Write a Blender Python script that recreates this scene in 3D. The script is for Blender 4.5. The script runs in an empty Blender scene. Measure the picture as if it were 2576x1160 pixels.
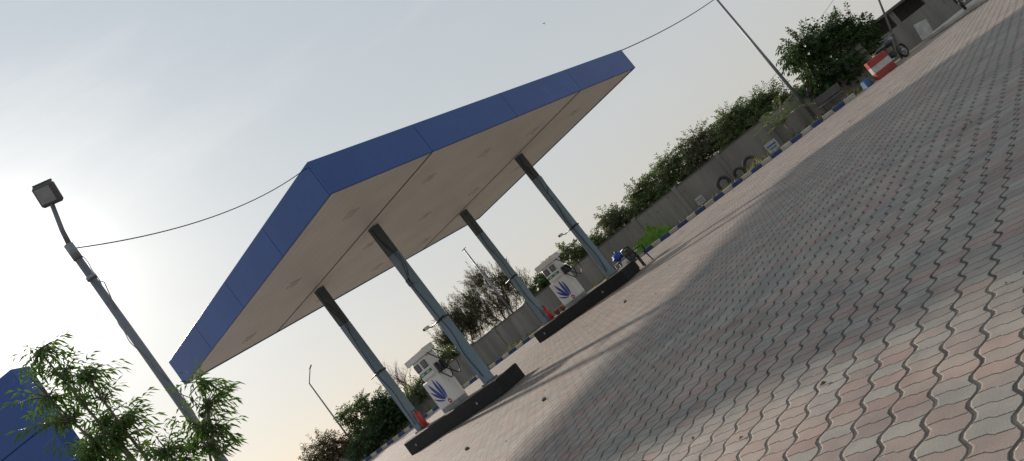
import bpy, math, random
from mathutils import Vector, Matrix, noise
R=random.Random(7)
sc=bpy.context.scene
COL=sc.collection
PSI=0.8752
P1=Vector((-2.3686,14.4794,0)); E1=Vector((math.cos(PSI),math.sin(PSI),0)); E2=Vector((-math.sin(PSI),math.cos(PSI),0))
H=5.5; L1=14.25; L2=9.82; FH=0.80; IH=0.42
EA,EB,CA,CB=3.64,10.76,3.67,7.20
def W(a,b,z=0): return P1+E1*a+E2*b+Vector((0,0,z))
# ---------------------------------------------------------------- mesh builder
class MB:
    def __init__(s): s.v=[];s.f=[];s.m=[];s.sm=[]
    def add(s,vs,fs,mi=0,smooth=False):
        o=len(s.v); s.v+= [tuple(v) for v in vs]
        for f in fs: s.f.append(tuple(i+o for i in f)); s.m.append(mi); s.sm.append(smooth)
    def box(s,c,size,mi=0,rot=None,taper=1.0,bev=0.0):
        x,y,z=[k/2 for k in size]; c=Vector(c); t=taper
        if bev>0:
            b=min(bev,x*.9,y*.9,z*.9); vs=[];idx={}
            for sx in (-1,1):
                for sy in (-1,1):
                    for sz in (-1,1):
                        for ax in range(3):
                            p=[sx*x,sy*y,sz*z]
                            for k in range(3):
                                if k!=ax: p[k]-= (sx,sy,sz)[k]*b
                            if sz>0: p[0]*=t;p[1]*=t
                            idx[(sx,sy,sz,ax)]=len(vs); vs.append(Vector(p))
            fs=[]
            S=(-1,1)
            for sg in S:
                q=[(sg,-1,-1,0),(sg,1,-1,0),(sg,1,1,0),(sg,-1,1,0)]; fs.append([idx[k] for k in (q if sg>0 else q[::-1])])
                q=[(-1,sg,-1,1),(-1,sg,1,1),(1,sg,1,1),(1,sg,-1,1)]; fs.append([idx[k] for k in (q if sg>0 else q[::-1])])
                q=[(-1,-1,sg,2),(1,-1,sg,2),(1,1,sg,2),(-1,1,sg,2)]; fs.append([idx[k] for k in (q if sg>0 else q[::-1])])
            for a in S:
                for b2 in S:
                    fs.append([idx[(-1,a,b2,1)],idx[(1,a,b2,1)],idx[(1,a,b2,2)],idx[(-1,a,b2,2)]])
                    fs.append([idx[(a,-1,b2,0)],idx[(a,1,b2,0)],idx[(a,1,b2,2)],idx[(a,-1,b2,2)]])
                    fs.append([idx[(a,b2,-1,0)],idx[(a,b2,1,0)],idx[(a,b2,1,1)],idx[(a,b2,-1,1)]])
                    for c3 in S: fs.append([idx[(a,b2,c3,0)],idx[(a,b2,c3,1)],idx[(a,b2,c3,2)]])
        else:
            vs=[Vector((sx*x*(t if sz>0 else 1),sy*y*(t if sz>0 else 1),sz*z)) for sz in (-1,1) for sy in (-1,1) for sx in (-1,1)]
            fs=[(0,2,3,1),(4,5,7,6),(0,1,5,4),(2,6,7,3),(0,4,6,2),(1,3,7,5)]
        if rot is not None: vs=[rot@v for v in vs]
        s.add([v+c for v in vs],fs,mi)
    def tube(s,pts,rs,mi=0,n=8,cap=True,smooth=True):
        pts=[Vector(p) for p in pts]
        if not hasattr(rs,'__len__'): rs=[rs]*len(pts)
        vs=[];prev=None
        for i,p in enumerate(pts):
            a=pts[max(i-1,0)];b=pts[min(i+1,len(pts)-1)];d=(b-a)
            if d.length<1e-9: d=Vector((0,0,1))
            d.normalize()
            if prev is None:
                u=d.cross(Vector((0,0,1)))
                if u.length<.05: u=d.cross(Vector((1,0,0)))
            else: u=prev-d*prev.dot(d)
            u.normalize();prev=u;w=d.cross(u)
            for k in range(n):
                t=2*math.pi*k/n; vs.append(p+(u*math.cos(t)+w*math.sin(t))*rs[i])
        fs=[]
        for i in range(len(pts)-1):
            for k in range(n):
                k2=(k+1)%n; fs.append((i*n+k,i*n+k2,(i+1)*n+k2,(i+1)*n+k))
        s.add(vs,fs,mi,smooth)
        if cap:
            o=len(s.v)-len(vs)
            s.f.append(tuple(o+k for k in range(n))[::-1]);s.m.append(mi);s.sm.append(False)
            s.f.append(tuple(o+(len(pts)-1)*n+k for k in range(n)));s.m.append(mi);s.sm.append(False)
    def torus(s,c,axis,Rr,r,mi=0,n=24,m=8):
        c=Vector(c);axis=Vector(axis).normalized();u=axis.orthogonal().normalized();w=axis.cross(u);vs=[];fs=[]
        for i in range(n):
            t=2*math.pi*i/n;d=u*math.cos(t)+w*math.sin(t)
            for k in range(m):
                q=2*math.pi*k/m; vs.append(c+d*(Rr+r*math.cos(q))+axis*r*math.sin(q))
        for i in range(n):
            for k in range(m):
                fs.append((i*m+k,((i+1)%n)*m+k,((i+1)%n)*m+(k+1)%m,i*m+(k+1)%m))
        s.add(vs,fs,mi,True)
    def blob(s,c,r,mi=0,n=12,m=8,jit=0,seed=0):
        c=Vector(c);vs=[];fs=[]
        r=Vector(r) if hasattr(r,'__len__') else Vector((r,r,r))
        for i in range(m+1):
            p=math.pi*i/m
            for k in range(n):
                t=2*math.pi*k/n; d=Vector((math.sin(p)*math.cos(t),math.sin(p)*math.sin(t),math.cos(p)))
                j=1+jit*noise.noise(d*2.3+Vector((seed,0,0)))
                vs.append(c+Vector((d.x*r.x,d.y*r.y,d.z*r.z))*j)
        for i in range(m):
            for k in range(n): fs.append((i*n+k,(i+1)*n+k,(i+1)*n+(k+1)%n,i*n+(k+1)%n))
        s.add(vs,fs,mi,True)
    def obj(s,name,mats,parent=None,loc=(0,0,0),rotz=0.0,**props):
        me=bpy.data.meshes.new(name); me.from_pydata(s.v,[],s.f)
        for m in (mats if isinstance(mats,(list,tuple)) else [mats]): me.materials.append(m)
        me.polygons.foreach_set('material_index',s.m); me.polygons.foreach_set('use_smooth',s.sm); me.update()
        o=bpy.data.objects.new(name,me); COL.objects.link(o); o.location=loc; o.rotation_euler=(0,0,rotz)
        if parent: o.parent=parent
        for k,v in props.items(): o[k]=v
        return o
def empty(name,loc,rotz=0,**props):
    o=bpy.data.objects.new(name,None); COL.objects.link(o); o.location=loc; o.rotation_euler=(0,0,rotz); o.empty_display_size=.2
    for k,v in props.items(): o[k]=v
    return o
def copy_thing(root,loc,rotz,**props):
    def cp(o,par):
        n=o.copy(); COL.objects.link(n)
        if par: n.parent=par
        for ch in o.children: cp(ch,n)
        return n
    n=cp(root,None); n.location=loc; n.rotation_euler=(0,0,rotz)
    for k,v in props.items(): n[k]=v
    return n
# ---------------------------------------------------------------- materials
def newmat(name):
    m=bpy.data.materials.new(name); m.use_nodes=True; nt=m.node_tree; b=nt.nodes['Principled BSDF']; return m,nt,b
class N:
    def __init__(s,nt): s.nt=nt
    def __call__(s,t,**k):
        n=s.nt.nodes.new(t)
        for a,b in k.items(): setattr(n,a,b)
        return n
    def l(s,a,b): s.nt.links.new(a,b)
    def math(s,op,a,b=None,c=None,clamp=False):
        n=s.nt.nodes.new('ShaderNodeMath'); n.operation=op; n.use_clamp=clamp
        for i,x in enumerate((a,b,c)):
            if x is None: continue
            if isinstance(x,(int,float)): n.inputs[i].default_value=x
            else: s.nt.links.new(x,n.inputs[i])
        return n.outputs[0]
    def mix(s,f,a,b,bt='MIX'):
        n=s.nt.nodes.new('ShaderNodeMix'); n.data_type='RGBA'; n.blend_type=bt
        for i,x in ((0,f),(6,a),(7,b)):
            if isinstance(x,(int,float)): n.inputs[i].default_value=x
            elif isinstance(x,(tuple,list)): n.inputs[i].default_value=(*x[:3],1)
            else: s.nt.links.new(x,n.inputs[i])
        return n.outputs[2]
    def noise(s,vec,scale,detail=4,rough=.55):
        n=s.nt.nodes.new('ShaderNodeTexNoise'); n.inputs['Scale'].default_value=scale; n.inputs['Detail'].default_value=detail; n.inputs['Roughness'].default_value=rough
        if vec is not None: s.nt.links.new(vec,n.inputs['Vector'])
        return n.outputs[0]
    def ramp(s,f,a,b):
        n=s.nt.nodes.new('ShaderNodeMapRange'); n.interpolation_type='SMOOTHSTEP'
        n.inputs[1].default_value=a; n.inputs[2].default_value=b; s.nt.links.new(f,n.inputs[0]); return n.outputs[0]
def simple(name,c1,c2=None,scale=4,rough=.6,metal=0,bump=0,bscale=60,c3=None,streak=False,spec=.5):
    m,nt,b=newmat(name); n=N(nt); tc=n('ShaderNodeTexCoord').outputs['Object']
    if c2 is None: c2=tuple(x*.8 for x in c1)
    vec=tc
    if streak:
        mp=n('ShaderNodeMapping'); mp.inputs['Scale'].default_value=(1,1,.12); n.l(tc,mp.inputs[0]); vec=mp.outputs[0]
    f=n.ramp(n.noise(vec,scale,6,.62),.35,.68)
    col=n.mix(f,c1,c2)
    if c3 is not None:
        g=n.ramp(n.noise(tc,scale*2.7,5,.7),.6,.72); col=n.mix(g,col,c3)
    fine=n.noise(tc,scale*14,3); col=n.mix(.25,col,n.mix(fine,(.25,.25,.25),(1.1,1.1,1.1)),'MULTIPLY')
    n.l(col,b.inputs['Base Color']); b.inputs['Roughness'].default_value=rough; b.inputs['Metallic'].default_value=metal
    b.inputs['Specular IOR Level'].default_value=spec
    if bump:
        bp=n('ShaderNodeBump'); bp.inputs['Strength'].default_value=bump; bp.inputs['Distance'].default_value=.01
        n.l(n.noise(tc,bscale,4),bp.inputs['Height']); n.l(bp.outputs[0],b.inputs['Normal'])
    return m
def leafmat(name,dark,light,warm=None,trans=.35,cl=1.2):
    m,nt,b=newmat(name); n=N(nt); tc=n('ShaderNodeTexCoord').outputs['Object']
    g=n('ShaderNodeNewGeometry').outputs['Random Per Island']
    f=n.math('ADD',n.math('MULTIPLY',g,.6),n.math('MULTIPLY',n.ramp(n.noise(tc,cl,3),.3,.7),.4))
    col=n.mix(f,dark,light)
    if warm is not None: col=n.mix(n.ramp(n.math('FRACT',n.math('MULTIPLY',g,7.3)),.8,.86),col,warm)
    n.l(col,b.inputs['Base Color']); b.inputs['Roughness'].default_value=.5; b.inputs['Specular IOR Level'].default_value=.35
    t=n('ShaderNodeBsdfTranslucent'); n.l(n.mix(.5,col,(light[0]*1.6,light[1]*1.7,light[2]*.8)),t.inputs[0])
    ms=n('ShaderNodeMixShader'); ms.inputs[0].default_value=trans
    out=nt.nodes['Material Output']; n.l(b.outputs[0],ms.inputs[1]); n.l(t.outputs[0],ms.inputs[2]); n.l(ms.outputs[0],out.inputs[0])
    return m
# paving: interlocking zigzag pavers, strong jagged joints along e1, finer joints along e2
def paving():
    m,nt,b=newmat('zigzag_paving'); n=N(nt); tc=n('ShaderNodeTexCoord').outputs['Object']
    sep=n('ShaderNodeSeparateXYZ'); n.l(tc,sep.inputs[0]); a,bb=sep.outputs[0],sep.outputs[1]
    Wd,Ln=.205,.118
    wob=n('ShaderNodeTexNoise'); wob.inputs['Scale'].default_value=1.1; wob.inputs['Detail'].default_value=3; n.l(tc,wob.inputs['Vector'])
    sw=n('ShaderNodeSeparateColor'); n.l(wob.outputs[1],sw.inputs[0])
    a=n.math('ADD',a,n.math('MULTIPLY',n.math('SUBTRACT',sw.outputs[0],.5),.08)); bb=n.math('ADD',bb,n.math('MULTIPLY',n.math('SUBTRACT',sw.outputs[1],.5),.08))
    def zig(x,per,amp,flat=1.7):
        t=n.math('PINGPONG',x,per/2)
        t=n.math('SUBTRACT',n.math('DIVIDE',t,per/4),1.0)
        t=n.math('MINIMUM',n.math('MAXIMUM',n.math('MULTIPLY',t,flat),-1.0),1.0)
        return n.math('MULTIPLY',t,amp)
    # Z-shaped bricks: the long course joints zigzag with a skewed wave, ends jog sideways in mid course
    b2=n.math('DIVIDE',n.math('ADD',bb,zig(n.math('ADD',a,Ln*.5),Ln*2,.021,1.5)),Wd)
    row=n.math('FLOOR',b2); fb=n.math('SUBTRACT',b2,row)
    a2=n.math('DIVIDE',n.math('ADD',a,zig(n.math('ADD',bb,Wd*.25),Wd,.0085,3.2)),Ln)
    col=n.math('FLOOR',a2); fa=n.math('SUBTRACT',a2,col)
    db=n.math('MULTIPLY',n.math('MINIMUM',fb,n.math('SUBTRACT',1.0,fb)),Wd)
    da=n.math('MULTIPLY',n.math('MINIMUM',fa,n.math('SUBTRACT',1.0,fa)),Ln)
    cmb=n('ShaderNodeCombineXYZ'); n.l(row,cmb.inputs[0]); n.l(col,cmb.inputs[1])
    wn=n('ShaderNodeTexWhiteNoise'); wn.noise_dimensions='3D'; n.l(cmb.outputs[0],wn.inputs[0])
    ws=n('ShaderNodeSeparateColor'); n.l(wn.outputs['Color'],ws.inputs[0])
    r1,r2,r3=ws.outputs
    d=n.math('MINIMUM',n.math('ADD',db,-.0044),n.math('ADD',da,.0032))
    big=n.noise(tc,.35,4); med=n.noise(tc,2.2,5,.6); fine=n.noise(tc,190,3,.7)
    jw=n.math('ADD',.0006,n.math('MULTIPLY',n.noise(tc,7,4,.7),.0080))
    joint=n.ramp(n.math('SUBTRACT',d,jw),-.0012,.0022)
    hgt=n.ramp(n.math('SUBTRACT',d,jw),-.003,.007)
    grey=n.mix(r1,(.195,.182,.168),(.27,.255,.232)); grey=n.mix(n.math('MULTIPLY',r2,.35),grey,(.215,.222,.195))
    red=n.mix(r2,(.235,.155,.135),(.295,.205,.178))
    ac=n.math('MULTIPLY',col,Ln)
    ph=n.math('FLOORED_MODULO',n.math('ADD',ac,6.30),1.6)
    band=n.math('LESS_THAN',ph,.34)
    bandr=n.math('MULTIPLY',band,n.math('LESS_THAN',r3,.6))
    rnd=n.math('LESS_THAN',r3,.07)
    pinkzone=n.math('MULTIPLY',n.ramp(big,.38,.56),n.math('LESS_THAN',r1,.55))
    isr=n.math('MAXIMUM',n.math('MAXIMUM',bandr,rnd),n.math('MULTIPLY',pinkzone,.6))
    c=n.mix(n.math('MULTIPLY',isr,.75),grey,red)
    c=n.mix(.8,c,n.mix(n.ramp(med,.3,.7),(.70,.69,.69),(1.16,1.12,1.06)),'MULTIPLY')
    c=n.mix(.85,c,n.mix(n.ramp(fine,.25,.75),(.55,.55,.55),(1.3,1.3,1.3)),'MULTIPLY')
    c=n.mix(n.math('MULTIPLY',n.ramp(n.noise(tc,.8,6,.65),.42,.75),.55),c,(.36,.285,.235))
    c=n.mix(n.math('MULTIPLY',n.ramp(n.noise(tc,1.7,6,.7),.58,.72),.5),c,(.11,.105,.10))
    chip=n.math('MULTIPLY',n.ramp(n.noise(tc,38,2,.5),.63,.69),n.math('SUBTRACT',1.0,n.ramp(n.math('SUBTRACT',d,jw),.004,.010)))
    c=n.mix(n.math('MULTIPLY',chip,.75),c,(.55,.53,.49))
    jc=n.mix(n.ramp(n.noise(tc,5,4),.45,.65),(.020,.018,.016),(.075,.064,.053))
    c=n.mix(joint,jc,c)
    n.l(c,b.inputs['Base Color']); b.inputs['Roughness'].default_value=.75; b.inputs['Specular IOR Level'].default_value=.4
    hh=n.math('ADD',n.math('MULTIPLY',hgt,.010),n.math('ADD',n.math('MULTIPLY',fine,.0010),n.math('MULTIPLY',r2,.004)))
    bp=n('ShaderNodeBump'); bp.inputs['Strength'].default_value=.9; bp.inputs['Distance'].default_value=1.0; n.l(hh,bp.inputs['Height']); n.l(bp.outputs[0],b.inputs['Normal'])
    return m
def soffitmat():
    m,nt,b=newmat('ceiling_strip'); n=N(nt); tc=n('ShaderNodeTexCoord').outputs['Object']
    sep=n('ShaderNodeSeparateXYZ'); n.l(tc,sep.inputs[0])
    f=n.math('FRACT',n.math('DIVIDE',sep.outputs[1],.15)); ln=n.math('LESS_THAN',f,.12)
    f2=n.math('FRACT',n.math('DIVIDE',sep.outputs[0],.30)); ln2=n.math('LESS_THAN',f2,.05)
    c=n.mix(n.ramp(n.noise(tc,.7,5),.3,.7),(.75,.73,.67),(.82,.80,.75))
    c=n.mix(n.math('MULTIPLY',n.math('MAXIMUM',ln,ln2),.25),c,(.25,.2,.17))
    n.l(c,b.inputs['Base Color']); b.inputs['Roughness'].default_value=.5
    bp=n('ShaderNodeBump'); bp.inputs['Strength'].default_value=.3; bp.inputs['Distance'].default_value=.01; n.l(ln,bp.inputs['Height']); n.l(bp.outputs[0],b.inputs['Normal'])
    return m
M={}
M['pave']=paving(); M['soffit']=soffitmat()
M['soil']=simple('dry_soil',(.22,.175,.13),(.31,.25,.19),.5,.95,bump=.6,bscale=8,c3=(.13,.12,.07))
M['blue']=simple('blue_cladding',(.017,.074,.285),(.022,.088,.325),.35,.42,c3=(.035,.11,.33))
M['bluedk']=simple('seam_dark',(.006,.02,.08),None,3,.6)
M['roofm']=simple('roof_sheet',(.3,.3,.3),(.22,.22,.22),1,.5)
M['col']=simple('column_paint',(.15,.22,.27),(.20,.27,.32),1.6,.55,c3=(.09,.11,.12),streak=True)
M['coltop']=simple('column_shade_dirt',(.075,.09,.095),(.11,.14,.15),2.5,.65,c3=(.13,.095,.07),streak=True)  # darker column tone: dirt plus shade under the canopy, mixed into the colour
M['black']=simple('black_plastic',(.012,.012,.013),(.02,.02,.02),5,.45)
M['cable']=simple('cable_black',(.015,.015,.017),None,5,.55)
M['granite']=simple('black_granite',(.008,.009,.009),(.014,.016,.016),6,.45,c3=(.025,.023,.02),spec=.25)
M['isltop']=simple('island_top',(.30,.26,.22),(.2,.175,.15),2,.85,bump=.4)
M['lampglass']=simple('lamp_glass',(.72,.70,.65),(.62,.60,.56),8,.25)
M['white']=simple('white_paint',(.78,.77,.73),(.68,.66,.62),2.2,.42,c3=(.55,.5,.44),streak=True)
M['grey']=simple('grey_metal',(.22,.23,.24),(.30,.31,.32),3,.5,metal=.3)
M['galv']=simple('galvanised_pole',(.16,.17,.19),(.23,.24,.26),2.2,.5,metal=.35,c3=(.10,.085,.07),streak=True)
M['screen']=simple('screen_glass',(.03,.035,.04),None,4,.12)
M['logo']=simple('emblem_blue',(.02,.05,.33),None,4,.4)
M['green']=simple('green_strip',(.01,.19,.09),None,4,.4)
M['red']=simple('red_paint',(.40,.022,.018),(.30,.02,.016),4,.35)
M['redfade']=simple('faded_red_paint',(.40,.04,.035),(.28,.03,.03),4,.5)
M['kblue']=simple('kerb_blue',(.03,.055,.17),(.05,.08,.19),3,.75,c3=(.2,.18,.16),bump=.4)
M['kwhite']=simple('kerb_white',(.52,.48,.42),(.38,.35,.30),3,.85,c3=(.25,.21,.17),bump=.4)
M['conc']=simple('concrete_wall',(.19,.175,.155),(.29,.27,.24),1.3,.9,c3=(.09,.085,.075),bump=.6,bscale=20,streak=True)
M['concdk']=simple('dark_concrete',(.09,.085,.08),(.14,.13,.12),1.6,.9,bump=.5)
M['rubber']=simple('tyre_rubber',(.045,.042,.038),(.09,.082,.072),4,.9)
M['bark']=simple('bark',(.09,.065,.045),(.16,.12,.09),6,.95,bump=.7,bscale=30)
M['barkg']=simple('bark_grey',(.17,.14,.11),(.23,.20,.17),6,.9)
M['leafN']=leafmat('leaf_long',(.026,.065,.015),(.10,.18,.04),None,.38)
M['leafD']=leafmat('leaf_dark',(.014,.038,.011),(.055,.10,.028),None,.22)
M['leafM']=leafmat('leaf_mid',(.035,.065,.02),(.11,.16,.055),(.15,.14,.05),.3)
M['leafF']=leafmat('leaf_feather',(.04,.06,.025),(.12,.14,.065),(.16,.11,.07),.28)
M['leafW']=leafmat('leaf_wispy',(.035,.045,.025),(.095,.10,.055),(.17,.10,.075),.22)
M['leafP']=leafmat('leaf_flowering',(.03,.05,.02),(.08,.10,.035),(.42,.13,.13),.3)
M['weed']=leafmat('weeds',(.07,.08,.025),(.20,.18,.08),(.30,.24,.14),.3)
M['tarp']=simple('green_tarp',(.13,.24,.035),(.07,.15,.02),3,.8,bump=.6,bscale=9,c3=(.20,.28,.10),spec=.15)
M['sack']=simple('white_sack',(.55,.54,.50),(.38,.37,.35),4,.8,bump=.8,bscale=14)
M['bagblue']=simple('blue_bag',(.02,.10,.42),(.02,.07,.32),6,.55)
M['tub']=simple('faded_blue_tub',(.05,.16,.34),(.04,.11,.26),6,.5)
M['yellow']=simple('yellow_plastic',(.7,.5,.04),None,5,.4)
M['brownm']=simple('terracotta',(.24,.10,.065),(.18,.08,.05),5,.8)
M['chrome']=simple('chrome',(.5,.5,.5),None,5,.2,metal=.9)
M['dryleaf']=simple('dry_leaf',(.12,.08,.04),(.2,.15,.07),9,.9)
# ---------------------------------------------------------------- camera
f=1888.81;th=0.6611;ph=0.0876;ch=1.4558
Xc=Vector((1,0,0));Uc=Vector((0,-math.sin(ph),math.cos(ph)));Fc=Vector((0,math.cos(ph),math.sin(ph)))
Rv=Xc*math.cos(th)-Uc*math.sin(th);Uv=Xc*math.sin(th)+Uc*math.cos(th)
cam=bpy.data.cameras.new('camera');co=bpy.data.objects.new('camera',cam);COL.objects.link(co)
mt=Matrix((Rv,Uv,-Fc)).transposed().to_4x4();mt.translation=Vector((0,0,ch));co.matrix_world=mt
cam.sensor_width=36;cam.sensor_fit='HORIZONTAL';cam.lens=36*f/2576;cam.clip_start=.05;cam.clip_end=3000;sc.camera=co
# ---------------------------------------------------------------- light
AZ=math.radians(-31.4);EL=math.radians(21.2)
sd=Vector((math.sin(AZ)*math.cos(EL),math.cos(AZ)*math.cos(EL),math.sin(EL)))
ld=bpy.data.lights.new('sun','SUN');ld.energy=4.8;ld.angle=math.radians(2.0);ld.color=(1,.87,.75)
lo=bpy.data.objects.new('sun',ld);COL.objects.link(lo);lo.rotation_euler=(-sd).to_track_quat('-Z','Y').to_euler()
w=bpy.data.worlds.new('World');sc.world=w;w.use_nodes=True;nt=w.node_tree;n=N(nt)
for x in list(nt.nodes): nt.nodes.remove(x)
sky=n('ShaderNodeTexSky');sky.sky_type='NISHITA';sky.sun_disc=False;sky.sun_elevation=EL;sky.sun_rotation=AZ;sky.dust_density=1.0;sky.air_density=1.0;sky.ozone_density=2.0
b1=n('ShaderNodeBackground');b1.inputs[1].default_value=.08;n.l(sky.outputs[0],b1.inputs[0])
tc=n('ShaderNodeTexCoord').outputs['Generated']
sep=n('ShaderNodeSeparateXYZ');n.l(tc,sep.inputs[0])
hz=n('ShaderNodeValToRGB');n.l(sep.outputs[2],hz.inputs[0]);cr=hz.color_ramp
cr.elements[0].position=0;cr.elements[0].color=(.60,.585,.56,1);cr.elements[1].position=.9;cr.elements[1].color=(.42,.51,.59,1)
for p,c in ((.12,(.60,.605,.60,1)),(.3,(.555,.595,.615,1)),(.5,(.50,.56,.61,1))):
    e=cr.elements.new(p);e.color=c
vd=n('ShaderNodeVectorMath',operation='DOT_PRODUCT');n.l(tc,vd.inputs[0]);vd.inputs[1].default_value=sd
dt=n.math('MAXIMUM',vd.outputs['Value'],0.0)
halo=n.math('ADD',n.math('MULTIPLY',n.math('POWER',dt,420.0),2.4),n.math('ADD',n.math('MULTIPLY',n.math('POWER',dt,60.0),.30),n.math('MULTIPLY',n.math('POWER',dt,6.0),.13)))
mp=n('ShaderNodeMapping');mp.inputs['Scale'].default_value=(1.2,1.8,6);mp.inputs['Rotation'].default_value=(.2,.3,.5);n.l(tc,mp.inputs[0])
cl=n.ramp(n.noise(mp.outputs[0],1.6,7,.6),.42,.75)
hc=n('ShaderNodeVectorMath',operation='SCALE');hc.inputs[0].default_value=(1,.97,.90);n.l(halo,hc.inputs['Scale'])
addc=n('ShaderNodeVectorMath',operation='ADD')
base=n.mix(n.math('MULTIPLY',cl,n.math('MULTIPLY',sep.outputs[2],1.1,clamp=True)),hz.outputs[0],(.72,.74,.75))
n.l(base,addc.inputs[0]);n.l(hc.outputs[0],addc.inputs[1])
b2=n('ShaderNodeBackground');b2.inputs[1].default_value=1.0;n.l(addc.outputs[0],b2.inputs[0])
ad=n('ShaderNodeMixShader');ad.inputs[0].default_value=.86;n.l(b1.outputs[0],ad.inputs[1]);n.l(b2.outputs[0],ad.inputs[2]);o=n('ShaderNodeOutputWorld');n.l(ad.outputs[0],o.inputs[0])
sc.view_settings.view_transform='Standard';sc.view_settings.look='None';sc.view_settings.exposure=0
# ---------------------------------------------------------------- ground & kerb
D=Vector((.906,-.423,0)).normalized();NN=Vector((-D.y,D.x,0));K0=Vector((-13.6,40.2,0))
def K(s,o=0,z=0): return K0+D*s+NN*o+Vector((0,0,z))
g=MB();g.add([(-900,-900,0),(900,-900,0),(900,900,0),(-900,900,0)],[(0,1,2,3)]);g.obj('ground',M['soil'],kind='structure')
def tolocal(p):
    q=p-P1; return (q.dot(E1),q.dot(E2),0)
pv=MB();pl=[K(-45),Vector((-60,-30,0)),Vector((60,-30,0)),K(80)]
pv.add([tolocal(p) for p in pl],[(0,1,2,3)]);pv.obj('pavement',M['pave'],loc=(P1.x,P1.y,.004),rotz=PSI,kind='structure')
kb=MB();s=-24.0;i=0;rq=Matrix.Rotation(math.atan2(D.y,D.x),3,'Z')
while s<29.0:
    l=.46;kb.box(K(s+l/2,.075+R.uniform(-.01,.01),.085),(l-.02,.15,.17+R.uniform(-.012,.012)),i%2,rot=rq@Matrix.Rotation(R.uniform(-.02,.02),3,'Z'),bev=.02);s+=l;i+=1
kb.obj('kerb',[M['kblue'],M['kwhite']],kind='structure')
st=MB();st.box((20.6,25.4,.08),(7.4,6.2,.16),0,rot=Matrix.Rotation(.2,3,'Z'),bev=.03);st.obj('raised_pavement',M['kwhite'],kind='structure')
# ---------------------------------------------------------------- canopy
root=empty('filling_station_canopy',(P1.x,P1.y,0),PSI,label='large flat blue canopy on four steel columns over fuel pumps',category='canopy')
fa=MB();t=.06
def fpanels(x0,x1,seams,fn):
    xs=[x0]+seams+[x1]
    for a,b in zip(xs[:-1],xs[1:]): fn(a+.005,b-.005)
fpanels(0,L1,[3.2,6.8,10.35],lambda a,b: fa.box(((a+b)/2,t/2,H+FH/2),(b-a,t,FH),0,bev=.006))
fpanels(0,L1,[3.2,6.8,10.35],lambda a,b: fa.box(((a+b)/2,L2-t/2,H+FH/2),(b-a,t,FH),0,bev=.006))
fpanels(t,L2-t,[2.5,5.0,7.4],lambda a,b: fa.box((t/2,(a+b)/2,H+FH/2),(t,b-a,FH),0,bev=.006))
fpanels(t,L2-t,[2.5,5.0,7.4],lambda a,b: fa.box((L1-t/2,(a+b)/2,H+FH/2),(t,b-a,FH),0,bev=.006))
a=.075
fa.box((L1/2,a,H+FH/2),(L1-.3,.02,FH-.04),1);fa.box((L1/2,L2-a,H+FH/2),(L1-.3,.02,FH-.04),1)
fa.box((a,L2/2,H+FH/2),(.02,L2-.3,FH-.04),1);fa.box((L1-a,L2/2,H+FH/2),(.02,L2-.3,FH-.04),1)
fa.obj('fascia',[M['blue'],M['bluedk']],root)
so=MB();so.box((L1/2,L2/2,H+.045),(L1-.2,L2-.2,.05));so.obj('soffit',M['soffit'],root)
ro=MB();ro.box((L1/2,L2/2,H+FH-.12),(L1-.2,L2-.2,.06));ro.obj('roof',M['roofm'],root)
for x in (3.25,10.4):
    cd=MB();cd.tube([(x,.1,H+.01),(x,L2*.35,H+.005),(x+.05,L2*.6,H+.01),(x+.02,L2-.1,H+.01)],.009,0,6)
    cd.obj('conduit',M['cable'],root)
lm=None
for a in (1.67,4.5,7.0,9.6,12.2):
    for b in (1.8,5.2,8.5):
        if lm is None:
            q=MB()
            for sx,sy,lx,ly in ((0,1,.36,.05),(0,-1,.36,.05),(1,0,.05,.26),(-1,0,.05,.26)): q.box((sx*.155,sy*.155,0.012),(lx,ly,.03),0,bev=.008)
            q.box((0,0,.014),(.26,.26,.012),1)
            lm=q.obj('ceiling_light',[M['white'],M['lampglass']],root,(a,b,H-.0))
        else:
            o=lm.copy();COL.objects.link(o);o.parent=root;o.location=(a,b,H)
for ci,(a,b) in enumerate(((EA,CB),(EA,CA),(EB,CB),(EB,CA))):
    q=MB();S=.128
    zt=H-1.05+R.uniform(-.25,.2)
    q.box((0,0,(IH+zt)/2),(2*S,2*S,zt-IH),0,bev=.018);q.box((0,0,(zt+H+.04)/2),(2*S,2*S,H+.04-zt),1,bev=.018)  # upper length takes the tone with painted-in shade and dirt
    q.box((0,0,IH+.03),(.36,.36,.05),1,bev=.01)
    c=q.obj('column',[M['col'],M['coltop']],root,(a,b,0))
    z=2.48;bd=MB();bd.box((0,0,z),(2*S+.03,2*S+.03,.05),0);bd.tube([(-.16,-.30,z+.03),(-.16,.34,z-.01)],.018,0,6)
    bd.obj('bracket',M['black'],c)
    cb=MB();pts=[];zz=H-.05;k=0
    while zz>IH+.1:
        w1=.02*math.sin(k*.9+ci)+(.12*math.exp(-((zz-4.4)/.35)**2) if ci!=2 else .04)
        pts.append((-S-.02,-S+.06+.05*math.sin(k*.45+ci*2)-w1,zz));zz-=.16;k+=1
    cb.tube(pts,.010,0,5)
    if ci in (0,1,3): cb.tube([(-S-.03,-S,H-.5),(-S-.05,-S-.10,H-.75),(-S-.05,-S-.22,H-1.05),(-S-.04,-S-.18,H-1.4),(-S-.02,-S,H-1.6)],.010,0,5)
    cb.obj('power_cable',M['cable'],c)
    if ci in (1,3):
        cc=MB();cc.tube([(-.16,.34,z-.02),(-.16,.44,z+.04)],.015,0,6);cc.box((-.2,.5,z+.06),(.2,.09,.09),1,bev=.02);cc.tube([(-.3,.5,z+.06),(-.32,.5,z+.06)],.035,0,10)
        cc.obj('security_camera',[M['black'],M['white']],c)
    if ci==1:
        jb=MB();jb.box((-S-.03,.02,H-1.75),(.05,.12,.2),0,bev=.01);jb.obj('junction_box',M['coltop'],c)
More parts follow.
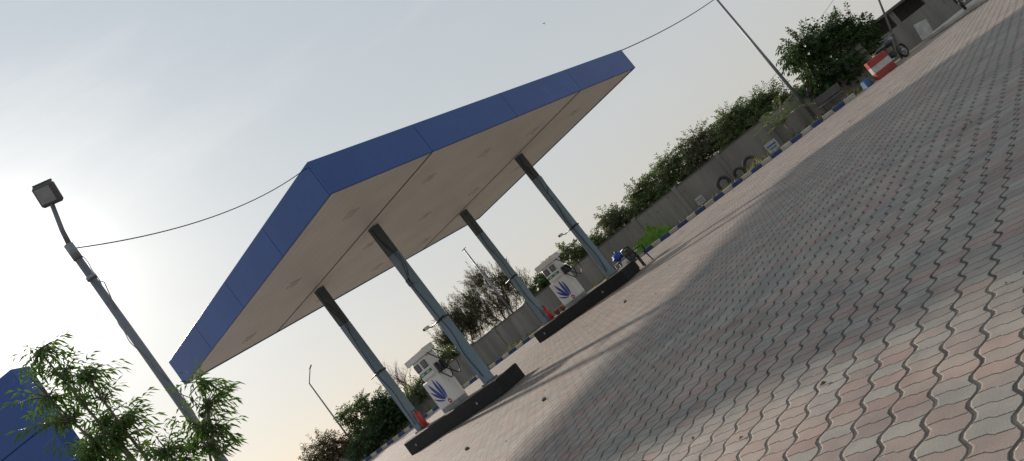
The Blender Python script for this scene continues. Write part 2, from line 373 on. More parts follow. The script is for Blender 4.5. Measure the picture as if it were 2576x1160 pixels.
# ---------------------------------------------------------------- pump islands
def island(a,y0,y1,label):
    q=MB();wd=.92
    q.box((0,(y0+y1)/2,IH/2),(wd,y1-y0,IH),0,bev=.02)
    q.box((0,(y0+y1)/2,IH+.003),(wd-.12,y1-y0-.12,.012),1)
    yy=y0+.6
    while yy<y1-.2:
        for sx in (-1,1): q.box((sx*(wd/2+.0015),yy,IH/2),(.004,.008,IH-.05),2)
        yy+=.75
    for yy in (y0+1.1,y1-.5): q.tube([(-wd/2-.003,yy,.2),(-wd/2-.012,yy,.2)],.04,3,14)
    p=W(a,0)
    return q.obj('pump_island',[M['granite'],M['isltop'],M['black'],M['grey']],None,(p.x,p.y,0),PSI,label=label,category='pump island',group='raised pump islands under the canopy')
island(EA,2.95,7.75,'black granite clad pump island with two columns')
island(EB,2.95,7.75,'black granite clad island beside plastic chair')
# ---------------------------------------------------------------- fuel dispenser
def dispenser():
    r=empty('fuel_dispenser',(0,0,0),0)
    dp,wd=.42,.86
    q=MB();q.box((0,0,.06),(dp-.04,wd-.04,.12),1,bev=.01);q.box((0,0,.56),(dp,wd,.88),0,bev=.03)
    q.obj('cabinet',[M['white'],M['grey']],r)
    q=MB();q.box((0,-.06,1.30),(dp-.04,wd-.16,.60),0,bev=.03)
    q.box((-dp/2+.005,-.06,1.30),(.03,wd-.24,.50),0,bev=.01);q.obj('electronics_head',[M['white']],r)
    q=MB();q.box((0,.0,1.70),(dp+.04,wd+.12,.20),0,bev=.025);q.tube([(0,wd/2-.03,1.0),(0,wd/2-.03,1.62)],.035,0,8)
    q.obj('top_canopy',[M['white']],r)
    for y in (.12,-.22):
        q=MB();q.box((-dp/2-.018,y,1.42),(.014,.24,.22),0,bev=.004)
        for k in range(3): q.box((-dp/2-.027,y,1.48-.055*k),(.004,.17,.024),1)
        q.obj('display',[M['screen'],M['grey']],r)
    q=MB();q.box((-dp/2-.014,-.05,1.20),(.012,wd-.26,.085),0,bev=.003)
    for y in (.10,-.18): q.box((-dp/2-.022,y,1.20),(.004,.14,.028),1)
    q.obj('grade_panel',[M['green'],M['white']],r)
    q=MB();x=-dp/2-.003
    def petal(y0,z0,ang,ln,wd2,curv):
        nseg=10;L=[];Rr=[]
        for i in range(nseg+1):
            t=i/nseg;a=ang+curv*t
            cy=y0+math.cos(ang+curv*t*.5)*ln*t;cz=z0+math.sin(ang+curv*t*.5)*ln*t
            ww=wd2*math.sin(math.pi*min(1,t*.93+.05))**.8
            L.append((x,cy-math.sin(a)*ww,cz+math.cos(a)*ww));Rr.append((x,cy+math.sin(a)*ww,cz-math.cos(a)*ww))
        q.add(L+Rr,[(i,i+1,nseg+2+i,nseg+1+i) for i in range(nseg)],0)
    petal(-.05,.33,.55,.52,.046,.45);petal(-.06,.33,.95,.64,.060,.35);petal(-.10,.33,1.40,.64,.058,.2);petal(-.15,.33,1.8,.56,.048,-.4);petal(-.02,.30,.15,.44,.028,.6)
    q.tube([(x,-.16,.22),(x-.004,-.16,.22)],.07,1,16);q.box((x-.005,-.16,.22),(.004,.07,.03),2)
    q.obj('emblem',[M['logo'],M['red'],M['white']],r)
    for xo in (-.10,.10):
        q=MB();y=-wd/2-.04
        q.box((xo,y,1.12),(.10,.09,.30),0,bev=.02)
        q.tube([(xo,y-.05,1.22),(xo-.02,y-.12,1.12),(xo-.03,y-.13,.98)],[.03,.035,.022],0,8)
        q.tube([(xo-.03,y-.13,1.0),(xo-.04,y-.16,.90)],.013,1,6)
        q.obj('nozzle',[M['black'],M['chrome']],r)
    for xo,sg in ((-.12,1),(.12,1.25)):
        q=MB();y=-wd/2;pts=[]
        for i in range(15):
            t=i/14; pts.append((xo-.04*t,y-.05-.42*sg*math.sin(math.pi*t)**1.2,1.62-1.30*t if t<.75 else .645+(t-.75)*1.5))
        q.tube(pts,.016,0,6);q.obj('hose',[M['black']],r)
    return r
d=dispenser();p=W(EA+.02,5.35,IH+.006);d.location=p;d.rotation_euler=(0,0,PSI)
d['label']='white fuel dispenser with blue leaf emblem on granite island';d['category']='fuel pump';d['group']='fuel dispensers on pump islands'
d2=copy_thing(d,W(EB+.02,5.55,IH+.006),PSI)
# ---------------------------------------------------------------- fire extinguisher
def extinguisher():
    r=empty('fire_extinguisher',(0,0,0))
    q=MB();q.tube([(0,0,0),(0,0,.03),(0,0,.42),(0,0,.48),(0,0,.52)],[.075,.09,.09,.06,.03],0,16);q.box((-.088,0,.26),(.012,.1,.12),1,bev=.004);q.obj('cylinder_body',[M['red'],M['white']],r)
    q=MB();q.tube([(0,0,.52),(0,0,.57)],.022,0,8);q.box((-.04,0,.585),(.14,.03,.02),0);q.tube([(0,.02,.55),(0,.11,.50),(0,.12,.30),(0,.11,.16)],[.012,.012,.012,.02],0,6);q.obj('valve_and_hose',M['black'],r)
    return r
e=extinguisher();e.location=W(EA-.06,CB-.30,IH+.01);e['label']='red fire extinguisher standing at foot of column';e['category']='fire extinguisher';e['group']='fire extinguishers on the islands'
copy_thing(e,W(EB-.06,CB-.32,IH+.01),0)
# ---------------------------------------------------------------- lamp posts
lp=empty('street_lamp',(-4.95,10,0),0,label='tall grey lamp post wrapped with cable, square head',category='street lamp')
q=MB();q.tube([(0,0,0),(0,0,.3),(0,0,3),(0,0,5.95)],[.11,.075,.062,.05],0,12);q.tube([(0,0,5.70),(0,0,5.95)],.062,1,12);q.tube([(0,0,5.35),(0,0,5.4)],.07,1,12);q.tube([(0,0,0),(0,0,.04)],.2,1,12);q.obj('pole',[M['galv'],M['grey']],lp)
q=MB();q.tube([(0,0,5.85),(.06,-.03,6.15),(.17,-.06,6.52)],[.038,.032,.03],0,10);q.obj('arm',M['galv'],lp)
q=MB();rt=Matrix.Rotation(.25,3,'Y')@Matrix.Rotation(.35,3,'X')
hcn=Vector((.21,-.08,6.66))
q.box(hcn,(.30,.12,.31),0,rot=rt,bev=.03);q.box(hcn+rt@Vector((0,-.062,0)),(.22,.012,.22),1,rot=rt,bev=.004)
for k in range(6): q.box(hcn+rt@Vector((-.11+.045*k,.02,.165)),(.012,.10,.03),0,rot=rt)
q.obj('lamp_head',[M['concdk'],M['grey']],lp)
q=MB();pts=[]
for i in range(150):
    z=5.7-i*.036;a=i*.33; rr=.068+.008*math.sin(i*.7);pts.append((math.cos(a*.3)*rr,math.sin(a*.3)*rr,z))
q.tube(pts,.006,0,5)
q.tube([(.05,-.05,5.3),(.13,-.05,5.2),(.09,-.05,5.0),(.05,-.06,4.8)],.007,0,5);q.tube([(.05,-.06,3.4),(.18,-.06,3.2),(.22,-.06,2.95),(.16,-.06,2.85)],.007,0,5)
q.obj('wrapped_cable',M['grey'],lp)
q=MB();q.tube([(0,0,2.85),(.2,-.05,2.88)],.015,0,6);q.box((.24,-.08,2.90),(.10,.22,.10),0,bev=.03);q.tube([(.24,-.19,2.9),(.24,-.2,2.9)],.04,1,10);q.obj('security_camera',[M['white'],M['black']],lp)
rp=empty('light_pole',(12.62,30.9,0),0,label='slim grey pole carrying overhead cable beside striped kerb',category='pole')
q=MB();q.tube([(0,0,0),(0,0,3.2),(0,0,6.65)],[.075,.065,.045],0,10);q.obj('shaft',M['galv'],rp)
q=MB();q.box((0,0,.06),(.35,.35,.12),0,bev=.02);q.obj('footing',M['concdk'],rp)
sl=empty('street_lamp',(-14.4,42.4,0),0,label='thin distant lamp post among shrubs with short arm',category='street lamp')
q=MB();q.tube([(0,0,0),(0,0,5.4)],[.055,.04],0,8);q.obj('pole',M['galv'],sl)
q=MB();q.tube([(0,0,5.38),(.2,-.08,5.6),(.55,-.2,5.95)],.028,0,8);q.obj('arm',M['galv'],sl)
q=MB();q.box((.68,-.25,6.06),(.30,.13,.06),0,rot=Matrix.Rotation(-.6,3,'Y'),bev=.02);q.obj('lamp_head',M['grey'],sl)
up=empty('utility_pole',(-2.62,39.6,0),0,label='thin grey pole standing at the boundary wall',category='pole')
q=MB();q.tube([(0,0,0),(0,0,5.75)],[.06,.04],0,8);q.obj('shaft',M['galv'],up)
q=MB();q.tube([(-.15,0,5.7),(.15,0,5.75)],.02,0,6);q.obj('cross_bar',M['galv'],up)
ep=empty('electric_pole',(34.1,100,0),0,label='distant concrete electricity pole with crossarm behind trees',category='pole')
q=MB();q.tube([(0,0,0),(0,0,3.9)],[.16,.12],0,8);q.obj('shaft',M['conc'],ep)
q=MB();q.box((0,0,3.7),(1.5,.1,.1),0)
for x in (-.65,0,.65): q.tube([(x,0,3.74),(x,0,4.0)],.05,0,6)
q.obj('crossarm',M['concdk'],ep)
def cable(a,b,sag,label,r=.014,mat='cable'):
    a=Vector(a);b=Vector(b);q=MB();pts=[]
    for i in range(25):
        t=i/24;p=a.lerp(b,t);p.z-=4*sag*t*(1-t);pts.append(p)
    q.tube(pts,r,0,5);q.obj('overhead_cable',M[mat],label=label,category='cable',group='overhead cables strung between poles and canopy')
cable((-4.95,10,5.88),W(.0,.15,H+FH-.06),.28,'thin black cable sagging from lamp post to canopy',.009)
cable(W(L1-.1,.05,H+FH-.02),(12.62,30.9,6.6),.12,'blue-black cable from canopy corner to slim pole',.018)
cable((34.1,100,4.0),(60,110,9.5),.5,'faint power line leading from electricity pole',.025)
cable((34.1,100,4.0),(24,104,1.6),.1,'faint power line running low behind trees',.025)
# ---------------------------------------------------------------- blue sign pylon
sg=empty('sign_pylon',(-10.75,14.4,0),-.05,label='tall plain blue clad sign pylon with panel seams',category='sign')
q=MB()
for k in range(5): q.box((0,0,.66+k*1.305),(3.0,.5,1.296),0,bev=.012)
q.box((0,.0,3.2),(2.96,.46,6.3),1);q.obj('panel',[M['blue'],M['bluedk']],sg)
# ---------------------------------------------------------------- vegetation
def leafquad(mb,p,d,ln,wd,q):
    d=d.normalized();s=d.cross(Vector((q.uniform(-1,1),q.uniform(-1,1),q.uniform(-1,1))))
    if s.length<.01: return
    s.normalize();up=s.cross(d)
    m=p+d*ln*.45+up*ln*.08;e=p+d*ln-Vector((0,0,ln*.18))
    o=len(mb.v)
    mb.v+= [tuple(p),tuple(m+s*wd),tuple(e),tuple(m-s*wd)]
    mb.f.append((o,o+1,o+2,o+3));mb.m.append(0);mb.sm.append(False)
def tree(name,base,blobs,tips,lpt,ln,wd,mat,label,cat='tree',seed=1,bark='bark',tr=.06,twist=.25,droop=.35,shell=.5,upright=False,twig=.35,group=None,gap=.0,lowlimb=.35):
    q=random.Random(seed);base=Vector(base)
    r=empty(name,base,0,label=label,category=cat)
    if group: r['group']=group
    bl=[(Vector(b[:3])-Vector((base.x,base.y,0)),Vector(b[3:6])) for b in blobs]
    ctr=sum((b[0] for b in bl),Vector())/len(bl)
    tk=MB();nodes=[]
    fork=Vector((ctr.x*.3,ctr.y*.3,max(.12,min(b[0].z-b[1].z for b in bl)*lowlimb+.2)))
    pts=[Vector((0,0,0)),Vector((q.uniform(-.03,.03),q.uniform(-.03,.03),fork.z*.5)),fork]
    tk.tube(pts,[tr*1.25,tr,tr*.85],0,8)
    for c,rad in bl:
        top=c+Vector((0,0,rad.z*.3));P=[];n_=8
        for i in range(n_+1):
            t=i/n_;p=fork.lerp(top,t)+Vector((q.uniform(-1,1),q.uniform(-1,1),0))*twist*.25*math.sin(math.pi*t)*min(rad)
            P.append(p)
            if t>.2: nodes.append(p)
        tk.tube(P,[tr*.6*(1-.8*i/n_)+.004 for i in range(n_+1)],0,6,cap=False)
    lf=MB();vols=[b[1].x*b[1].y*b[1].z for b in bl];vols=[v**.75 for v in vols];tot=sum(vols)
    for (c,rad),vv in zip(bl,vols):
        for k in range(max(3,int(tips*vv/tot))):
            dd=Vector((q.gauss(0,1),q.gauss(0,1),q.gauss(0,1))).normalized();rr=(shell+(1-shell)*q.random())*(1.0+.22*noise.noise(dd*2.5+c*3))
            tp=c+Vector((dd.x*rad.x,dd.y*rad.y,dd.z*rad.z))*rr
            if gap and noise.noise((tp+base)*(.9/max(.2,min(rad))))>gap: continue
            if tp.z<.1: tp.z=.1+q.random()*.1
            nd=min(nodes,key=lambda v:(v-tp).length+.3*max(0,v.z-tp.z))
            mid=nd.lerp(tp,.5)+Vector((0,0,.06*(tp-nd).length))
            tk.tube([nd,mid,tp],[.012 if tr>.03 else .008,.008,.004],0,4,cap=False)
            ax=(tp-mid).normalized()
            if upright: ax=(ax*.4+Vector((0,0,1))).normalized()
            tw=twig*q.uniform(.7,1.3)
            for j in range(lpt):
                t=j/max(1,lpt-1);p=tp-ax*tw*.5+ax*tw*t
                ang=j*2.4+q.random();u=ax.orthogonal().normalized();v=ax.cross(u)
                rd=(u*math.cos(ang)+v*math.sin(ang))
                d_=(rd*(1-.45*t)+ax*(.5+.6*t)+Vector((0,0,-droop))).normalized()
                if upright: d_=(ax*1.3+rd*.55).normalized()
                leafquad(lf,p+rd*.01,d_,ln*q.uniform(.65,1.25),wd*q.uniform(.7,1.2),q)
    tk.obj('trunk',M[bark],r);lf.obj('crown',M[mat],r)
    return r
tree('tree',(-4.95,8.55,0),[(-5.20,8.5,4.35,.20,.26,.42),(-4.98,8.6,3.85,.26,.35,.36),(-5.42,8.5,3.85,.24,.35,.40),(-5.1,8.6,3.25,.50,.5,.42),(-5.5,8.6,3.05,.36,.4,.35),(-3.95,8.7,2.95,.20,.3,.32),(-4.2,8.6,2.5,.30,.35,.38),(-4.65,8.5,2.5,.36,.45,.42)],
 400,13,.108,.0135,'leafN','young leafy tree with long narrow leaves by lamp post',seed=3,tr=.05,droop=.6,shell=.2,twig=.30,bark='barkg')
tree('tree',(-3.6,43,0),[(-3.3,43,4.1,.8,.8,1.15),(-4.3,43,3.3,1.1,.9,1.3),(-2.3,43,3.1,1.0,.9,1.4),(-3.3,43,2.2,1.8,.9,1.1),(-1.5,43,2.4,.7,.8,1.0)],640,20,.26,.016,'leafW','tall wispy upright tree with brownish shoots behind wall',seed=5,upright=True,twig=.75,gap=.36,tr=.08,shell=.2)
tree('tree',(-6.3,43.5,0),[(-5.9,43.5,3.1,1.0,.8,1.2),(-6.9,43.5,2.5,.9,.8,1.1),(-5.2,43.5,2.4,1.1,.8,1.2)],520,20,.26,.016,'leafW','wispy grey-green tree above compound wall',seed=6,upright=True,twig=.7,gap=.36,tr=.07,shell=.2)
tree('shrub',(-7.2,41.5,0),[(-7.2,41.5,1.6,.9,.7,.9),(-6.3,41.5,1.3,.8,.6,.7)],260,13,.14,.035,'leafM','light green leafy shrub growing near wall','shrub',seed=7,shell=.3)
tree('tree',(.9,39.6,0),[(.2,39.6,1.8,.9,.7,.8),(1.5,39.5,2.05,.9,.7,.8),(-.9,39.8,1.6,.8,.6,.7),(2.3,39.3,1.5,.6,.6,.6)],520,13,.16,.035,'leafM','bushy green tree leaning over compound wall',seed=8,gap=.35,shell=.3)
hx=[(3.9,45.0,1.7,.85,1.5),(5.6,44.5,2.2,1.0,1.6),(7.5,44,2.45,1.15,1.8),(9.5,43.4,2.55,1.2,1.8),(11.6,42.8,2.7,1.2,1.8),(13.6,42,2.5,1.1,1.7),(15.4,41,2.2,1.0,1.5)]
for i,(x,y,z,rz,rx) in enumerate(hx):
    tree('tree',(x,y,0),[(x,y,z-.3,rx,.9,rz),(x+R.uniform(-.7,.7),y+.3,z+R.uniform(0,.2),rx*.6,.7,rz*.7),(x-.8,y-.4,z-.8,rx*.7,.7,rz*.7),(x+.7,y-.3,z-.9,rx*.7,.7,rz*.6)],660,12,.18,.032,'leafF' if i%3==1 else 'leafM','feathery green thorn tree rising behind grey wall',seed=20+i,gap=.42,group='row of thorn trees behind the wall',twig=.5,shell=.3)
tree('flowering_shrub',(-16.0,42.5,0),[(-16.0,42.5,1.9,1.3,.9,1.1),(-15.2,42.5,1.5,.9,.8,.9),(-17.1,42.5,1.5,.9,.8,.8)],480,12,.15,.03,'leafP','shrub dotted with pink flowers beside kerb','shrub',seed=31,shell=.35)
tree('tree',(-14.0,43.2,0),[(-14.0,43.2,2.6,.6,.6,.65),(-13.7,43.2,1.6,.9,.7,.8)],260,12,.16,.035,'leafM','green tree around thin lamp post',seed=32)
tree('tree',(-12.6,42.2,0),[(-12.6,42.2,2.6,.5,.5,.75),(-12.5,42.2,1.6,.6,.6,.7)],260,12,.13,.035,'leafM','slim light green young tree',seed=33,shell=.3)
tree('tree',(-11.4,41.6,0),[(-11.4,41.6,1.65,.95,.85,1.0),(-11.7,41.4,1.0,1.2,.9,.8)],560,14,.13,.04,'leafD','dense dark green rounded tree beside kerb',seed=34,shell=.35)
tree('shrub',(-13.3,41.2,0),[(-13.3,41.2,.8,1.4,.7,.7)],260,12,.13,.035,'leafD','low dark green shrub along kerb','shrub',seed=35)
tree('shrub',(-9.4,42,0),[(-9.4,42,1.3,.95,.8,.8),(-8.5,42,1.1,.9,.7,.6)],320,12,.14,.03,'leafM','olive green shrub in front of wall','shrub',seed=36,shell=.3)
def bare(base,h,label,seed):
    q=random.Random(seed);r=empty('bare_tree',base,0,label=label,category='tree');tk=MB();tw=MB()
    def grow(p,d,l,rad,lev):
        n_=4;P=[p];dd=d.copy()
        for i in range(n_):
            dd=(dd+Vector((q.uniform(-.25,.25),q.uniform(-.25,.25),q.uniform(-.05,.15)))).normalized();P.append(P[-1]+dd*l/n_)
        (tk if lev<2 else tw).tube(P,[rad*(1-.5*i/n_) for i in range(n_+1)],0,5,cap=False)
        if lev<4:
            for k in range(4 if lev else 6):
                a=q.uniform(0,6.28);s_=Vector((math.cos(a),math.sin(a),q.uniform(.1,.9)));grow(P[q.randint(2,n_)],(dd+s_*.9).normalized(),l*q.uniform(.5,.75),rad*.5,lev+1)
    grow(Vector((0,0,0)),Vector((0,0,1)),h*.45,.07,0);tk.obj('trunk',M['bark'],r);tw.obj('crown',M['bark'],r)
bare((-11.3,46,0),4.4,'leafless reddish brown tree with fine twigs',41)
tree('tree',(14.7,31.0,0),[(14.1,31,2.6,1.1,1.1,1.05),(15.4,31.2,2.3,1.3,1.1,1.05),(13.7,30.8,1.35,.8,1.0,.9),(16.2,31.2,1.6,.9,.9,.9),(14.9,30.6,1.2,1.3,.9,.8)],1100,14,.16,.036,'leafD','dense dark green broad tree beside parked motorcycle',seed=51,shell=.3,tr=.1)
def palm(base,label):
    q=random.Random(9);r=empty('palm',base,0,label=label,category='palm tree');tk=MB();lf=MB()
    tk.tube([(0,0,0),(.03,0,.35),(.02,0,.8)],[.09,.07,.05],0,8)
    for k in range(11):
        a=k*.63+q.random()*.4;el=q.uniform(.5,1.35);L=q.uniform(1.2,1.7);p=Vector((.02,0,.78));d=Vector((math.cos(a)*math.cos(el),math.sin(a)*math.cos(el),math.sin(el)));P=[p]
        for i in range(9): d=(d+Vector((0,0,-.13))).normalized();P.append(P[-1]+d*L/9)
        tk.tube(P,[.016*(1-.09*i) for i in range(10)],0,4,cap=False)
        for i in range(1,10):
            for sg_ in (-1,1):
                for jj in (0,.5):
                    pp=P[i].lerp(P[max(i-1,0)],jj);s_=d.cross(Vector((0,0,1))).normalized()*sg_
                    leafquad(lf,pp,(s_+ (P[i]-P[i-1]).normalized()*.8+Vector((0,0,-.1))),.38*math.sin(math.pi*(i+1)/11.5),.02,q)
    tk.obj('trunk',M['barkg'],r);lf.obj('frond',M['leafM'],r)
palm((11.35,30.6,0),'small young palm with arching fronds behind kerb')
wd_=MB();q=random.Random(77)
for k in range(3800):
    s_=q.uniform(-22,31);o_=.35+abs(q.gauss(0,1))*1.1
    if noise.noise(Vector((s_*.5,o_*.6,3)))<-.12: continue
    if o_>2.9: continue
    p=K(s_,o_);hh=q.uniform(.08,.3)*(1+1.6*max(0,noise.noise(Vector((s_*.7,1,9)))))
    for j in range(4):
        leafquad(wd_,p+Vector((q.uniform(-.05,.05),q.uniform(-.05,.05),0)),Vector((q.uniform(-.5,.5),q.uniform(-.5,.5),1)),hh*q.uniform(.6,1.3),.018,q)
wd_.obj('weeds',M['weed'],kind='stuff')
# ---------------------------------------------------------------- compound wall
wl=MB();s=-22;HW=1.42
while s<29:
    l=2.4;c=K(s+l/2,3.2,HW/2);wl.box(c,(l-.2,.12,HW),0,rot=rq);wl.box(K(s+l/2,3.2,HW+.03),(l-.2,.17,.06),1,rot=rq)
    wl.box(K(s,3.2,HW/2+.05),(.2,.24,HW+.1),0,rot=rq,bev=.01);s+=l
wl.obj('compound_wall',[M['conc'],M['concdk']],label='weathered grey concrete compound wall with piers',category='wall')
bd=empty('shed',(20.5,31.5,0),-.25,label='low weathered concrete shed with dark openings',category='building')
q=MB();q.box((0,0,.55),(8,3,1.1),0)
for k in range(7): q.box((-3.9+k*1.3,-1.4,1.4),(.2,.2,.6),0)
q.box((0,1.4,1.4),(8,.2,.6),0);q.obj('wall',M['conc'],bd)
q=MB();q.box((0,0,1.76),(8.3,3.3,.12),0,bev=.02);q.obj('roof',M['concdk'],bd)
# ---------------------------------------------------------------- tyres, boards, debris by the wall
for i,(s_,o_,rr,tl) in enumerate(((23.3,1.9,.34,.5),(24.7,1.7,.34,.2),(24.05,2.1,.28,-.2))):
    q=MB();q.torus((0,0,0),(0,1,.15),rr*.8,rr*.2,0,28,10);q.torus((0,0,0),(0,1,.15),rr*.6,rr*.06,0,24,6);p=K(s_,o_,rr*.95)
    q.obj('tyre',M['rubber'],None,p,tl-.4,label='old dark tyre leaning in weeds near wall',category='tyre',group='old tyres lying by the wall')
def board(p,w,h,rz,label,mats):
    r=empty('notice_board',p,rz,label=label,category='sign');q=MB();q.box((0,0,h/2+.15),(w,.03,h),0,bev=.005);q.box((0,-.02,h*.62+.15),(w*.8,.006,h*.18),1);q.box((0,-.02,h*.32+.15),(w*.6,.006,h*.14),1);q.obj('panel',mats,r)
    for sx in (-.4,.4):
        q=MB();q.tube([(w*sx,.03,0),(w*sx,.03,h)],.012,0,6);q.obj('leg',M['grey'],r)
board(K(25.8,1.6),.50,.42,-.4,'small pale board with blue panels propped in weeds',[M['sack'],M['tub']])
board(K(21.9,2.7),.38,.36,-.4,'small white notice plate near wall',[M['sack'],M['grey']])
def cloth(name,p,sz,mat,label,cat,seed):
    q=MB();n_=26;vs=[];fs=[]
    for i in range(n_+1):
        for k in range(n_+1):
            x=(i/n_-.5)*2;y=(k/n_-.5)*2;e=max(0,1-(x*x+y*y)**1.5*.8)
            if max(abs(x),abs(y))>.99: e=0
            z=sz[2]*e*(.55+.5*noise.noise(Vector((x*1.3,y*1.3,seed)))+.35*abs(noise.noise(Vector((x*3.5,y*3.5,seed))))+.16*noise.noise(Vector((x*9,y*9,seed))))
            vs.append((x*sz[0]/2*(1+.15*noise.noise(Vector((y*2,seed,0)))),y*sz[1]/2*(1+.15*noise.noise(Vector((x*2,0,seed)))),max(.0,z)))
    for i in range(n_):
        for k in range(n_): a=i*(n_+1)+k;fs.append((a,a+n_+1,a+n_+2,a+1))
    q.add(vs,fs,0,False);q.obj(name,M[mat],None,p,-.4,label=label,category=cat)
cloth('tarpaulin_heap',K(19.6,.95,.002),(2.1,1.1,1.0),'tarp','crumpled bright green tarpaulin heap behind kerb','tarpaulin',4)
cloth('sack',K(18.2,.9,.002),(.8,.7,.75),'sack','crumpled white plastic sack beside green tarpaulin','sack',7)
# ---------------------------------------------------------------- chair + table
def chair(p,rz):
    r=empty('plastic_chair',p,rz,label='dark plastic armchair standing beside pump island',category='chair')
    q=MB();q.box((0,0,.43),(.46,.44,.03),0,bev=.012);q.obj('seat',M['black'],r)
    q=MB()
    for x in (-.2,.2): q.tube([(x,.2,.43),(x*1.05,.26,.65),(x*.95,.30,.86)],.024,0,6)
    for x in (-.135,-.068,0,.068,.135): q.tube([(x,.21,.45),(x,.255,.65),(x,.29,.84)],.022,0,5)
    q.tube([(-.2,.30,.86),(0,.32,.89),(.2,.30,.86)],.028,0,6);q.obj('backrest',M['black'],r)
    for x,y in ((-.2,-.19),(.2,-.19),(-.2,.2),(.2,.2)):
        q=MB();q.tube([(x,y,.43),(x*1.2,y*1.2,0)],[.03,.02],0,6);q.obj('leg',M['black'],r)
    for x in (-1,1):
        q=MB();q.tube([(x*.24,.26,.66),(x*.27,.0,.66),(x*.27,-.2,.64),(x*.24,-.21,.43)],[.02,.026,.026,.02],0,6);q.obj('armrest',M['black'],r)
chair((2.78,25.2,0.004),2.3)
tb=empty('small_table',(2.45,26.1,0),.3,label='small dark table holding bag and bottles',category='table')
q=MB();q.box((0,0,.60),(.75,.5,.035),0,bev=.01);q.obj('table_top',M['concdk'],tb)
for x in (-.33,.33):
    for y in (-.2,.2): q=MB();q.tube([(x,y,0),(x,y,.585)],.02,0,6);q.obj('leg',M['black'],tb)
q=MB();q.blob((0,0,.15),(.2,.15,.15),0,14,10,.5,3);q.tube([(0,0,.28),(.04,0,.36)],[.03,.05],0,8);q.obj('plastic_bag',M['bagblue'],None,(2.33,26.1,.615),0,label='bright blue knotted plastic bag on small table',category='bag')
for i,(x,m_,l_) in enumerate(((2.56,'yellow','yellow bottle standing on small table'),(2.66,'red','red bottle standing on small table'),(2.73,'green','green bottle standing on small table'))):
    q=MB();q.tube([(0,0,0),(0,0,.14),(0,0,.19),(0,0,.24)],[.04,.04,.016,.016],0,10);q.obj('bottle',M[m_],None,(x,26.0+.05*i,.618),0,label=l_,category='bottle')
for i,(a,b) in enumerate(((EB+.1,6.65),(EB+.12,6.35))):
    q=MB();q.tube([(0,0,0),(0,0,.18),(0,0,.20)],[.07,.11,.12],0,14);q.obj('flower_pot',M['brownm'],None,W(a,b,IH+.01),0,label='small terracotta pot on far pump island',category='pot')
# ---------------------------------------------------------------- right side items
bar=empty('barrier_board',(14.1,27.2,0),-.15,label='red and white striped barrier box beside motorcycle',category='barrier')
q=MB()
for k,m_ in enumerate((0,1,0)): q.box((0,0,.14+k*.245),(.74,.35,.244),m_,bev=.01)
q.obj('striped_body',[M['redfade'],M['sack']],bar)
q=MB();q.box((0,0,.14),(.34,.28,.28),0,taper=.85,bev=.02);q.torus((0,0,.28),(0,0,1),.13,.015,0,16,6);q.obj('plastic_tub',M['tub'],None,(13.5,27.6,.004),.2,label='small faded blue tub on paving',category='tub')
def bench(p,rz):
    r=empty('stone_bench',p,rz,label='grey stone bench behind striped kerb',category='bench')
    q=MB();q.box((0,0,.42),(1.1,.38,.06),0,bev=.01);q.obj('seat',M['concdk'],r)
    q=MB();q.box((0,.18,.66),(1.1,.05,.3),0,bev=.01);q.obj('backrest',M['concdk'],r)
    for x in (-.4,.4): q=MB();q.box((x,0,.195),(.1,.34,.388),0);q.obj('leg',M['concdk'],r)
bench((12.9,29.4,0),-.5)
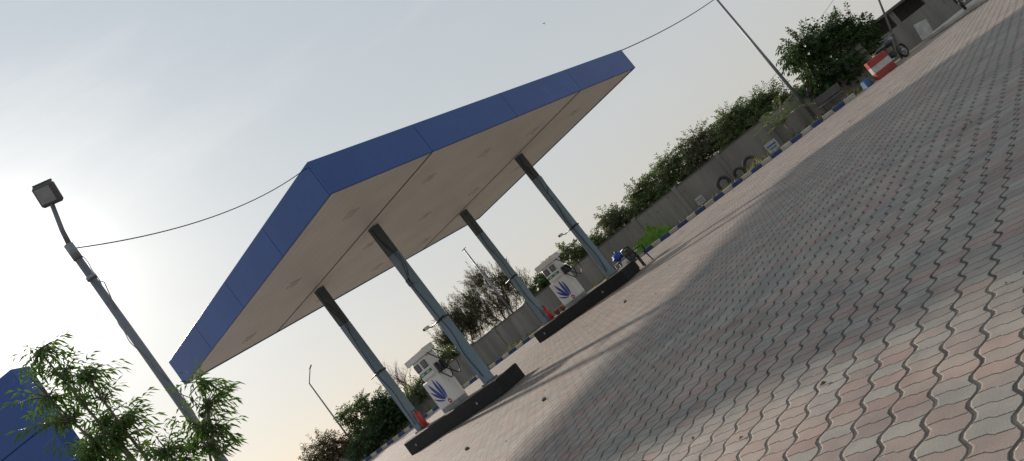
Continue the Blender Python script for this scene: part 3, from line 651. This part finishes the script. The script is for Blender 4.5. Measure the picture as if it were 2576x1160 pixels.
def bike(p,rz,label,paint):
    r=empty('motorcycle',p,rz,label=label,category='motorcycle',group='parked two-wheelers')
    for x in (-.62,.64):
        q=MB();q.torus((x,0,.3),(0,1,0),.255,.045,0,24,8);q.torus((x,0,.3),(0,1,0),.2,.012,1,20,5);q.tube([(x,-.06,.3),(x,.06,.3)],.05,1,8)
        for k in range(6): a=k*math.pi/3;q.tube([(x,0,.3),(x+.2*math.cos(a),0,.3+.2*math.sin(a))],.006,1,4)
        q.obj('wheel',[M['black'],M['chrome']],r)
    q=MB();q.tube([(-.62,0,.3),(-.2,0,.35),(.05,0,.28),(.3,0,.55),(.42,0,.85)],.03,0,6);q.box((0,0,.42),(.3,.22,.26),0,bev=.05);q.tube([(-.7,-.12,.28),(0,-.13,.25)],.035,1,8);q.obj('frame_and_engine',[M['black'],M['chrome']],r)
    q=MB();q.blob((.18,0,.82),(.27,.14,.13),0);q.obj('fuel_tank',M[paint],r)
    q=MB();q.blob((-.32,0,.82),(.4,.13,.07),0);q.obj('saddle',M['black'],r)
    q=MB();q.tube([(.64,0,.3),(.46,0,.85),(.42,0,.98)],.03,0,6);q.tube([(.38,-.33,1.04),(.42,0,.98),(.38,.33,1.04)],.016,0,6);q.blob((.52,0,.88),(.08,.09,.1),0);q.obj('front_fork',M['grey'],r)
bike((14.95,27.7,0),.5,'dark motorcycle parked beside striped barrier','black')
bike((16.9,25.9,.16),1.0,'dark motorcycle parked on raised step','black')
bike((17.9,25.6,.16),1.1,'grey motorcycle parked on raised step','grey')
q=MB();q.box((0,0,.35),(.55,.12,.7),0,rot=Matrix.Rotation(.2,3,'Y'),bev=.02);q.obj('white_panel',M['sack'],None,(17.2,29.0,0),.2,label='pale slab leaning near concrete shed',category='panel')
q=MB();q.tube([(0,0,0),(.45,0,1.3),(.9,0,2.6)],[.05,.045,.035],0,8);q.obj('leaning_pole',M['concdk'],None,(16.0,29.3,0),0,label='dark leaning pole near concrete shed',category='pole')
for i,(x,y) in enumerate(((-3.1,13.9),(-1.3,12.6),(1.1,18.3))):
    q=MB();q.blob((0,0,.02),(.05,.04,.03),0,8,6,.5,i);q.obj('stone',M['concdk'],None,(x,y,.004),i,label='small dark stone lying on paving',category='stone')
lt=MB();q=random.Random(5)
for k in range(260):
    p=Vector((q.uniform(-6,14),q.uniform(4,30),.012))
    if noise.noise(p*.3)<0: continue
    leafquad(lt,p,Vector((q.uniform(-1,1),q.uniform(-1,1),.15)),q.uniform(.03,.07),.012,q)
lt.obj('leaf_litter',M['dryleaf'],kind='stuff')
bi=empty('bird',(8.3,40,12.8),.6,label='small bird gliding in hazy sky',category='bird')
bi.scale=(.45,.45,.45)
q=MB();q.blob((0,0,0),(.05,.2,.05),0,8,6);q.obj('body',M['white'],bi)
for s_ in (-1,1):
    q=MB();q.add([(0,.08,.02),(s_*.2,.04,.12),(s_*.42,-.06,.06),(s_*.2,-.08,.1),(0,-.06,.02)],[(0,1,3,4),(1,2,3)],0)
    q.obj('wing',M['concdk'],bi)
